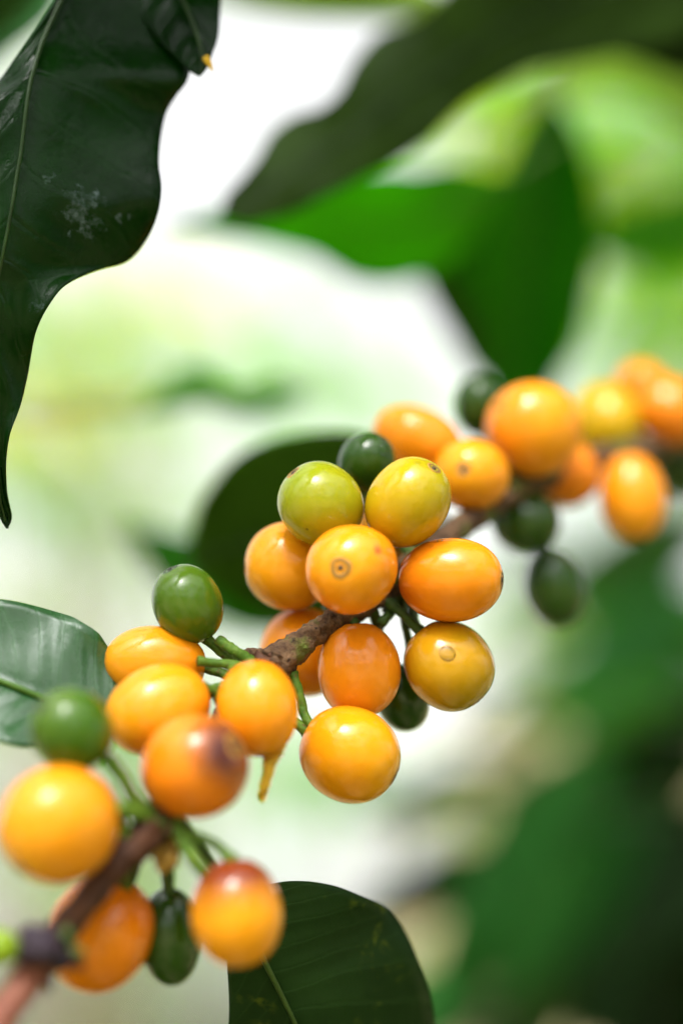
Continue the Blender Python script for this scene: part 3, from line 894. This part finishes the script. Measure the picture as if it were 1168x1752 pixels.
def drop_on(idx, px, py, r, flat=.5):
    o, M, am, cm = CHOBJ[idx]
    p, n = on_cherry(M, am, cm, px, py, CH[idx][2])
    q = n.to_track_quat('Z', 'Y')
    vs, fs = [], []
    u, w_ = 18, 9
    for j in range(w_ + 1):
        th = math.pi * .5 * j / w_
        for i in range(u):
            ph = 2 * math.pi * i / u
            vs.append(p + n * (-r * .08) + q @ Vector((r * math.sin(th) * math.cos(ph) * .95, r * math.sin(th) * math.sin(ph), r * flat * math.cos(th))))
    for j in range(w_):
        for i in range(u):
            i2 = (i + 1) % u
            fs.append((j * u + i, (j + 1) * u + i, (j + 1) * u + i2, j * u + i2))
    fs.append(tuple(w_ * u + i for i in range(u))[::-1])
    k = bpy.data.objects.new('water_drop', mesh('water_drop', vs, fs))
    COL.objects.link(k)
    k.data.materials.append(WATER)
    k.data.polygons.foreach_set('use_smooth', [True] * len(k.data.polygons))
    k.parent = o
drop_on(18, 765, 1118, .0013, .26)
drop_on(21, 656, 768, .0010, .6)
drop_on(12, 714, 793, .0006, .4)
drop_on(14, 752, 925, .0005, .5)
drop_on(14, 738, 936, .0004, .5)
drop_on(14, 765, 930, .0003, .5)

# torn strip of skin under the cherry with index 9
o, M, am, cm = CHOBJ[9]
strip = [(466, 1272, 50, 0), (466, 1290, 34, .4), (461, 1308, 22, .8), (457, 1328, 16, .4), (452, 1348, 15, 0), (449, 1361, 13, .3), (447, 1371, 1.5, .6)]
vs, fs = [], []
sm = catmull([tuple(map(float, q)) for q in strip], 40)
rs = random.Random(4)
for k, (x, y, wd, dz) in enumerate(sm):
    for j, f_ in enumerate((-1, -.4, .3, 1)):
        jit = rs.uniform(-2.2, 2.2) if abs(f_) == 1 else 0
        vs.append(M.inverted() @ P(x + f_ * wd * .5 + jit, y, .2855 + .0006 * math.sin(dz * 3 + f_ * 1.5 + k * .2)))
for k in range(40):
    for j in range(3):
        fs.append((k * 4 + j, k * 4 + j + 1, (k + 1) * 4 + j + 1, (k + 1) * 4 + j))
k = bpy.data.objects.new('torn_skin', mesh('torn_skin', vs, fs))
COL.objects.link(k)
k.data.materials.append(PEEL)
k.parent = o
solid(k, .0004)

# ------------------------------------------------------------------ large leaves round the branch
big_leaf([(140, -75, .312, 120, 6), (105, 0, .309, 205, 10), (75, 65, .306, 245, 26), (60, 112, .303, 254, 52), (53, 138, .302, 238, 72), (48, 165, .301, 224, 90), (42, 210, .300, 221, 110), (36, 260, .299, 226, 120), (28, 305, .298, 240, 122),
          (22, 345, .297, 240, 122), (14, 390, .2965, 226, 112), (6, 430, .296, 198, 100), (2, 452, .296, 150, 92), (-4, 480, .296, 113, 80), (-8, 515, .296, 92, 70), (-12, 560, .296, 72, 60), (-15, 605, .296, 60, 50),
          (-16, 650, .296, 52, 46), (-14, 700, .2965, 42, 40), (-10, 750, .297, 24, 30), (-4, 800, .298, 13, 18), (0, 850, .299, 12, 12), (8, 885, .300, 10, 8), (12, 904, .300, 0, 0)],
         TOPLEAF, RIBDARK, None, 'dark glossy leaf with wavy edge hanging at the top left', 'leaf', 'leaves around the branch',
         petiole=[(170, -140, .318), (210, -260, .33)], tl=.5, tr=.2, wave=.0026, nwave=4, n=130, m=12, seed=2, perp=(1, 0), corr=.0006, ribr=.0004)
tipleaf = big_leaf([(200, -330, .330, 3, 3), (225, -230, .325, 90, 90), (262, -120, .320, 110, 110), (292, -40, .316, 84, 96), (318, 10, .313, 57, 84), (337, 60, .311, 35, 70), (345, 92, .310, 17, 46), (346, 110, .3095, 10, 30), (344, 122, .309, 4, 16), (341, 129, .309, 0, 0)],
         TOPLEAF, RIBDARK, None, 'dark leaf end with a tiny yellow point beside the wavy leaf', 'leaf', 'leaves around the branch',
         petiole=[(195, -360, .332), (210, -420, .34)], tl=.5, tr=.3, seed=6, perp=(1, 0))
v, f = tube([(*P(351, 97, .3088), .0006), (*P(357, 107, .3086), .0005), (*P(364, 121, .3084), .0001)], n=8, seg=6)
link('drip_tip', mesh('drip_tip', v, f), PEEL, tipleaf)
# pale leaf behind the top left corner
big_leaf([(-160, 200, .40, 2, 2), (-90, 120, .39, 60, 60), (-20, 50, .385, 70, 75), (50, -20, .38, 66, 80), (120, -90, .375, 2, 2)],
         GLOSSLEAF, RIB, None, 'pale shiny leaf in the far top left corner behind the wavy leaf', 'leaf', 'leaves around the branch',
         petiole=[(140, -110, .37), (200, -200, .36)], tl=-1.2, tr=-1.2, seed=4)
# long dark leaf sweeping from the upper right towards the middle
big_leaf([(1330, -190, .425, 2, 2), (1230, -120, .418, 90, 110), (1100, -50, .410, 140, 160), (980, 0, .403, 122, 170), (880, 40, .397, 92, 152), (810, 80, .392, 84, 112), (765, 110, .389, 80, 106), (720, 140, .386, 88, 128), (670, 175, .383, 96, 112), (625, 208, .380, 92, 78), (585, 236, .378, 84, 70),
          (545, 262, .376, 80, 90), (505, 290, .374, 70, 88), (465, 315, .373, 62, 58), (430, 336, .372, 52, 40), (402, 350, .371, 40, 30), (386, 358, .371, 22, 16), (378, 362, .371, 1, 1)],
         DARKLEAF, RIBDARK, None, 'long dark leaf sweeping down from the top right to the middle', 'leaf', 'leaves around the branch',
         petiole=[(1380, -220, .405), (1420, -260, .41)], tl=-.6, tr=.6, wave=.002, nwave=4, seed=1, n=90)
big_leaf([(860, 300, .440, 2, 2), (800, 340, .435, 50, 60), (720, 375, .43, 88, 76), (630, 385, .425, 96, 80), (540, 375, .42, 60, 70), (460, 372, .416, 42, 46), (390, 378, .412, 26, 24), (330, 384, .41, 12, 12), (275, 386, .408, 1, 1)],
         LITLEAF, RIB, None, 'bright green backlit leaf below the long dark leaf', 'leaf', 'leaves around the branch',
         petiole=[(900, 280, .442), (960, 240, .445)], tl=.7, tr=-.8, wave=.002, nwave=3, seed=3)
big_leaf([(945, 165, .450, 2, 2), (940, 210, .451, 46, 40), (930, 290, .454, 92, 70), (915, 380, .457, 118, 120), (905, 450, .459, 118, 152), (898, 520, .461, 108, 118), (893, 590, .463, 92, 78), (888, 660, .465, 66, 58), (884, 740, .467, 36, 36), (880, 820, .469, 1, 1)],
         MIDLEAF, RIBDARK, None, 'big blurred green leaf drooping above the far orange cherries', 'leaf', 'leaves around the branch',
         petiole=[(950, 120, .449), (1000, 40, .445)], tl=.3, tr=.5, wave=.003, nwave=2, seed=4)
big_leaf([(1300, 300, .52, 2, 2), (1230, 210, .52, 46, 46), (1150, 150, .515, 50, 56), (1060, 125, .51, 48, 58), (980, 130, .505, 42, 50), (910, 160, .50, 26, 34), (860, 195, .50, 1, 1)],
         LIMELEAF, RIB, None, 'lime green sunlit leaf arching in the upper right corner', 'leaf', 'leaves around the branch',
         petiole=[(1330, 340, .52), (1400, 400, .52)], tl=-.8, tr=.8, seed=5)
big_leaf([(1330, 330, .52, 2, 2), (1240, 360, .52, 60, 60), (1150, 388, .52, 66, 62), (1070, 405, .52, 50, 50), (985, 420, .52, 1, 1)],
         LITLEAF, RIB, None, 'blurred green leaf at the right edge above the far cherries', 'leaf', 'leaves around the branch',
         petiole=[(1380, 320, .55), (1430, 380, .55)], tl=.8, tr=.8, seed=6)
big_leaf([(235, 706, .43, 1, 1), (290, 682, .43, 30, 20), (340, 664, .43, 42, 24), (395, 676, .43, 16, 28), (440, 682, .43, 24, 32), (480, 676, .43, 26, 22), (535, 672, .43, 1, 1)],
         LITLEAF, RIB, None, 'small blurred wavy green leaf alone in the pale middle left', 'leaf', 'leaves around the branch',
         petiole=[(220, 706, .43), (150, 705, .44)], tl=.5, tr=.5, seed=7)
big_leaf([(10, 712, .47, 1, 1), (60, 706, .47, 14, 16), (130, 698, .47, 20, 20), (200, 684, .47, 16, 16), (270, 660, .47, 1, 1)],
         YELLOWLEAF, RIB, None, 'thin yellow leaf blurred beside the wavy leaf tip at left', 'leaf', 'leaves around the branch',
         petiole=[(-10, 716, .47), (-90, 740, .47)], tl=.5, tr=.5, seed=12)
big_leaf([(700, 380, .47, 1, 1), (735, 430, .47, 30, 34), (765, 490, .47, 44, 40), (795, 550, .47, 44, 36), (830, 620, .47, 34, 28), (870, 690, .47, 1, 1)],
         DARKLEAF, RIBDARK, None, 'dark narrow leaf along the left side of the drooping leaf', 'leaf', 'leaves around the branch',
         petiole=[(690, 365, .47), (660, 320, .46)], tl=.4, tr=.4, seed=13)
big_leaf([(640, 400, .44, 1, 1), (560, 350, .44, 26, 30), (500, 335, .44, 34, 30), (450, 338, .44, 24, 22), (405, 350, .44, 1, 1)],
         YELLOWLEAF, RIB, None, 'yellowing leaf patch between the long dark leaf and the bright green one', 'leaf', 'leaves around the branch',
         petiole=[(655, 410, .44), (700, 420, .45)], tl=.4, tr=.4, seed=14)
big_leaf([(320, -60, .42, 1, 1), (400, -45, .42, 40, 50), (500, -40, .42, 50, 66), (600, -30, .42, 50, 62), (700, -10, .42, 36, 44), (760, 5, .42, 20, 24), (800, 20, .42, 1, 1)],
         LIMELEAF, RIB, None, 'olive green leaf edge along the top between the dark leaves', 'leaf', 'leaves around the branch',
         petiole=[(300, -70, .42), (240, -160, .41)], tl=.8, tr=.2, seed=8)

big_leaf([(1420, 150, .43, 2, 2), (1330, 100, .425, 90, 60), (1230, 60, .42, 104, 80), (1120, 34, .415, 86, 84), (1020, 20, .41, 70, 70), (940, 18, .405, 48, 44), (860, 24, .40, 1, 1)],
         DARKLEAF, RIBDARK, None, 'dark leaf in the top right corner above the lime leaf', 'leaf', 'leaves around the branch',
         petiole=[(1450, 135, .43), (1500, 200, .43)], tl=-.5, tr=.5, seed=9)
big_leaf([(520, 1080, .43, 2, 2), (450, 1050, .432, 40, 60), (370, 1010, .435, 52, 74), (300, 965, .438, 44, 58), (250, 930, .44, 24, 34), (205, 895, .442, 1, 1)],
         MIDLEAF, RIBDARK, None, 'soft green leaf under the dark leaf, left of the cherry cluster', 'leaf', 'leaves around the branch',
         petiole=[(560, 1090, .428), (640, 1080, .42)], tl=.5, tr=.3, seed=11)
# ------------------------------------------------------------------ shrubs behind
SH = 'coffee shrubs behind the branch'
lower = P(1180, 1620, .95)
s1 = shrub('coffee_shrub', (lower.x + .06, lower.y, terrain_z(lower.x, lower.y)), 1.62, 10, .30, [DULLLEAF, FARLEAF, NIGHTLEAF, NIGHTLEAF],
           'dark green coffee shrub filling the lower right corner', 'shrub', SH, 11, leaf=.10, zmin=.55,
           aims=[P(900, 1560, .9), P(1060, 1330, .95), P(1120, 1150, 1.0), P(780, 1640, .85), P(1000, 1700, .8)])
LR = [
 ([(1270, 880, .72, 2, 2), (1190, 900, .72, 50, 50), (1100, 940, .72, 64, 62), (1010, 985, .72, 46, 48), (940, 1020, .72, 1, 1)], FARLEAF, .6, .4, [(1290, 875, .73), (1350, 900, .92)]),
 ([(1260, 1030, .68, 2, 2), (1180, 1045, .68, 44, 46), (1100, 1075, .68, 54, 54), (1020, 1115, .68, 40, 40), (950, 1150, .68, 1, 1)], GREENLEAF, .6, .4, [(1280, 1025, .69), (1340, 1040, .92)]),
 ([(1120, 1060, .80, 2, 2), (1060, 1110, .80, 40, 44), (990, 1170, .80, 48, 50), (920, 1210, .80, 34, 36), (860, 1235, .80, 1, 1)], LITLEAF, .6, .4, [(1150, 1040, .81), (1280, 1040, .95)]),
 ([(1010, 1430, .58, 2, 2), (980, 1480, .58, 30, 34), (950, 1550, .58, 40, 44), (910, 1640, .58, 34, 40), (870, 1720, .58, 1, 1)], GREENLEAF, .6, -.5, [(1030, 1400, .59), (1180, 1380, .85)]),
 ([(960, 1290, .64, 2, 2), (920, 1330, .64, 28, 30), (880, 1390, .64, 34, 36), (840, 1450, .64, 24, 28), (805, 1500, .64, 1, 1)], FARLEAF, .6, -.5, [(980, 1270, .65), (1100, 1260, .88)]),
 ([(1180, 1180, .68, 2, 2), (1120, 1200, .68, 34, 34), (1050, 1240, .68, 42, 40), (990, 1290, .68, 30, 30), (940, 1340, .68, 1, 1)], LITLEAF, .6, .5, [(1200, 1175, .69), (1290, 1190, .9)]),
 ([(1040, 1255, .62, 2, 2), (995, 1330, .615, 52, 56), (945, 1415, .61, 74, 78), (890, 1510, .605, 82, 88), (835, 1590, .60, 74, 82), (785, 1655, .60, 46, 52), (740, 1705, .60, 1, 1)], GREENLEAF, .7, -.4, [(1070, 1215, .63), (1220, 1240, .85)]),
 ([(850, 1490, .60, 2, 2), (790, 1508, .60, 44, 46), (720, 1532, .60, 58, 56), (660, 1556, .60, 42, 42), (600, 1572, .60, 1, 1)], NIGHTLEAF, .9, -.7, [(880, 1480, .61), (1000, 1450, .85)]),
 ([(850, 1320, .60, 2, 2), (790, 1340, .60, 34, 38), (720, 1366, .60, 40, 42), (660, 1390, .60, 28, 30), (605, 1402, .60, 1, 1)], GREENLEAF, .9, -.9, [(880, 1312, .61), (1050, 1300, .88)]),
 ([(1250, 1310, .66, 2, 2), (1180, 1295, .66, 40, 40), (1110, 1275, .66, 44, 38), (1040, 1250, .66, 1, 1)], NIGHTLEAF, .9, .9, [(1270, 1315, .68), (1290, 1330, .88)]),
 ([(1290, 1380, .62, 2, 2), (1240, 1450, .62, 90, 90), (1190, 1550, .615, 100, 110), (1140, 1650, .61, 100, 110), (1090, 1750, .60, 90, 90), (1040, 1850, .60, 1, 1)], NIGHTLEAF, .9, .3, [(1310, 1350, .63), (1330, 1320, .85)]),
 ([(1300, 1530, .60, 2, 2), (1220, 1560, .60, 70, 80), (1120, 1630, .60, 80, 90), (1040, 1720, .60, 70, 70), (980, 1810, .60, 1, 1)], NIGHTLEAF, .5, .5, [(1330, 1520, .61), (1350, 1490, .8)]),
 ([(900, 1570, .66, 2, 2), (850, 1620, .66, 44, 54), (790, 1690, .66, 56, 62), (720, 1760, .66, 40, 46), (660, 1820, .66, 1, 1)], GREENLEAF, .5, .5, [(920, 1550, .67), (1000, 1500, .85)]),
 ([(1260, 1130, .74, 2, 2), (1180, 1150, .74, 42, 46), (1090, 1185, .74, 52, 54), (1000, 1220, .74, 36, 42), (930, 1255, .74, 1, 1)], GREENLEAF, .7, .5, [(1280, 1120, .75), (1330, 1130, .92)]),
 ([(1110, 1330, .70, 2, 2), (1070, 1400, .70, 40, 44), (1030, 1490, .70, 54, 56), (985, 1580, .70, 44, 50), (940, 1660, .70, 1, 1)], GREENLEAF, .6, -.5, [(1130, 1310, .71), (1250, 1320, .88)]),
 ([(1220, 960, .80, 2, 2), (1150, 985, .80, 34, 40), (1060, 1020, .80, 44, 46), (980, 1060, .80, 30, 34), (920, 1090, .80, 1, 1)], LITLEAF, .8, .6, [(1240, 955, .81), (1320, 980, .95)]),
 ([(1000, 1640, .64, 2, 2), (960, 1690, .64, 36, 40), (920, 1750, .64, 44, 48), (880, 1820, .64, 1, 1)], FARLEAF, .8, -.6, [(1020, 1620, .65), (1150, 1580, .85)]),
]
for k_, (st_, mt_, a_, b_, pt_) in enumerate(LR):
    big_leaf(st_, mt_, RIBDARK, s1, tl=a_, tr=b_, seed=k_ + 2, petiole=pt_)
pr = P(1150, 1000, 1.25)
shrub('coffee_shrub', (pr.x + .15, pr.y, terrain_z(pr.x, pr.y)), 1.75, 10, .34, [FARLEAF, LITLEAF, FARLEAF],
      'green coffee shrub rising behind the hanging dark green cherries', 'shrub', SH, 21, leaf=.10, zmin=.6,
      aims=[P(1000, 950, 1.2), P(1080, 1080, 1.2), P(960, 1130, 1.15)])

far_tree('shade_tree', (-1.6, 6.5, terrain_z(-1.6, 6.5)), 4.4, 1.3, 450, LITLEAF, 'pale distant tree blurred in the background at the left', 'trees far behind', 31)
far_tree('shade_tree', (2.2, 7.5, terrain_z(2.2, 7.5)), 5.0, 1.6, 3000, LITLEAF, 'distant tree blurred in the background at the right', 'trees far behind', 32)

# lime and pale shrubs that break up the sky
pl = P(60, 900, 2.0)
shrub('coffee_shrub', (pl.x - .25, pl.y, terrain_z(pl.x - .25, pl.y)), 2.2, 7, .5, [LIMELEAF, YELLOWLEAF, LIMELEAF],
      'yellow green shrub blurred far behind the wavy leaf at left', 'shrub', SH, 41, leaf=.11, zmin=.6, per=3,
      aims=[P(150, 690, 1.9), P(120, 540, 2.0), P(230, 500, 2.1)])
pu = P(1150, 300, 1.5)
shrub('coffee_shrub', (pu.x + .1, pu.y, terrain_z(pu.x + .1, pu.y)), 2.35, 5, .35, [LIMELEAF, LITLEAF, LIMELEAF],
      'tall light green shrub blurred behind the lime leaf at upper right', 'shrub', SH, 43, leaf=.11, zmin=.72, per=3,
      aims=[P(1080, 250, 1.5), P(1120, 420, 1.4)])
# unseen shrubs added round the camera to shade leaves and darken reflections
for k, (x, y, h, sd_, lb) in enumerate([(-.75, -.45, 1.75, 51, 'added unseen coffee shrub left behind the viewpoint'), (.7, -.6, 1.8, 52, 'added unseen coffee shrub right behind the viewpoint'),
                                        (-.85, .45, 2.1, 53, 'added coffee shrub standing outside the picture at left'), (.85, .25, 2.1, 54, 'added coffee shrub standing outside the picture at right'), (.52, .55, 2.3, 55, 'tall shading shrub added just outside the picture at right'), (.30, -.25, 1.3, 56, 'low coffee shrub added below the viewpoint at right')]):
    shrub('coffee_shrub', (x, y, terrain_z(x, y)), h, 16, .5, [DULLLEAF, FARLEAF], lb, 'shrub', SH, sd_, leaf=.12, zmin=.3, per=7 if sd_ == 55 else 3,
          aims=[Vector(q) for q in ((.05, .35, 1.97), (.2, .4, 2.02), (.3, .5, 1.97), (.1, .55, 2.07), (.0, .45, 2.02), (.25, .62, 2.02), (.15, .3, 2.0), (.35, .4, 1.95))] if sd_ == 55 else ())  # the tall shrub's added branches reach overhead to shade the lower right
# unseen bough added above the picture to shade the upper leaves
bough = empty('added_bough', P(1420, -300, .42) + UP * .05)
tag(bough, 'added shading bough overhead, just above the top edge', 'branch')
rb = random.Random(5)
bp_ = [P(1420, -300, .42) + UP * .05, P(900, -650, .36), P(500, -800, .30), P(150, -900, .26), P(-200, -900, .24)]
v, f = tube([(*p, .0025 - .0003 * i) for i, p in enumerate(bp_)], n=50, seg=10, wob=.1)
link('stem', mesh('stem', v, f), BARK, bough)
for q in catmull([tuple(p) for p in bp_], 11)[:]:
    q = Vector(q)
    for sg in (-1, 1):
        put_leaf(bough, q, Vector((sg * .5 - .3, sg * .7, rb.uniform(.1, .4))), Vector((0, 0, 1)), .085 * rb.uniform(.8, 1.1), DULLLEAF, rb)

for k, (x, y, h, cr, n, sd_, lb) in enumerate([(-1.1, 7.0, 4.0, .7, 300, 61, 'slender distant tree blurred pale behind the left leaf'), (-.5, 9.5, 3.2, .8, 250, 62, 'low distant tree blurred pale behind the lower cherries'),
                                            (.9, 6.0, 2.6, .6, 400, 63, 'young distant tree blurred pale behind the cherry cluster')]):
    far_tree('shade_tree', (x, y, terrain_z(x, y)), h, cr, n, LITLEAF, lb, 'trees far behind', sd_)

# unseen bough added under the picture to darken the undersides
low = empty('added_bough', P(900, 2300, .45))
tag(low, 'added light-blocking bough, just under the bottom edge', 'branch')
bp_ = [P(1300, 2350, .50), P(900, 2300, .42), P(500, 2350, .36), P(100, 2400, .32), P(-300, 2500, .30)]
v, f = tube([(*p, .0025 - .0003 * i) for i, p in enumerate(bp_)], n=50, seg=10, wob=.1)
link('stem', mesh('stem', v, f), BARK, low)
for q in catmull([tuple(p) for p in bp_], 9):
    q = Vector(q)
    for sg in (-1, 1):
        put_leaf(low, q, Vector((sg * .3 - .2, sg * .8, rb.uniform(-.4, .0))), Vector((0, 0, 1)), .11 * rb.uniform(.8, 1.1), DULLLEAF, rb)

for k, (x, y, h, cr, n, sd_, lb) in enumerate([(-1.5, -1.6, 3.3, 1.0, 3000, 71, 'added leafy tree behind the viewpoint to the left'), (.2, -2.1, 3.2, 1.0, 3000, 72, 'added leafy tree straight behind the viewpoint'),
                                            (1.7, -1.2, 3.4, 1.0, 3000, 73, 'added leafy tree behind the viewpoint to the right'), (1.5, .9, 3.4, .8, 3000, 74, 'added leafy tree outside the picture at right'),
                                            (-2.0, .2, 3.2, .9, 2500, 75, 'added leafy tree outside the picture at left')]):
    far_tree('shade_tree', (x, y, terrain_z(x, y)), h, cr, n, DULLLEAF, lb, 'added trees round the viewpoint', sd_, clumps=22)  # unseen trees added to block low sky light and its reflections
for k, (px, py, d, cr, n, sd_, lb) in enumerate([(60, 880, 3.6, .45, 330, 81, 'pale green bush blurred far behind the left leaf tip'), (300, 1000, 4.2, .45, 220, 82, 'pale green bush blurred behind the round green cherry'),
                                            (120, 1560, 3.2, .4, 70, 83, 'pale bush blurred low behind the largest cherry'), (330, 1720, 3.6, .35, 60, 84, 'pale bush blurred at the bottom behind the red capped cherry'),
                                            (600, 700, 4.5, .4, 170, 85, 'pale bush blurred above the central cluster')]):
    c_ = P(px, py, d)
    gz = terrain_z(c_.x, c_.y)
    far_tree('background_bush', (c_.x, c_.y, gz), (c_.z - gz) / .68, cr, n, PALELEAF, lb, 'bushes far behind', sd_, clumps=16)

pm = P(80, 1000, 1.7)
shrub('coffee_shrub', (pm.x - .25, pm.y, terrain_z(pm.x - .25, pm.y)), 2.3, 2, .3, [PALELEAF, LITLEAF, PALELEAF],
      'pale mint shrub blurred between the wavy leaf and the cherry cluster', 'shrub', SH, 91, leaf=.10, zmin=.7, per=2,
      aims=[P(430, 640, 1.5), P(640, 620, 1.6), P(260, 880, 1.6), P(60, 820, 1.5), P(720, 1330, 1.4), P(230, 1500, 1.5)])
pb = P(1000, 260, 1.1)
shrub('coffee_shrub', (pb.x + .3, pb.y, terrain_z(pb.x + .3, pb.y)), 2.2, 0, .3, [LITLEAF, LIMELEAF],
      'bright green sprays blurred in the gaps of the upper right', 'shrub', SH, 92, leaf=.08, zmin=.8, per=1,
      aims=[P(760, 290, 1.0), P(980, 300, 1.0), P(1090, 200, 1.0), P(1120, 480, 1.0)])
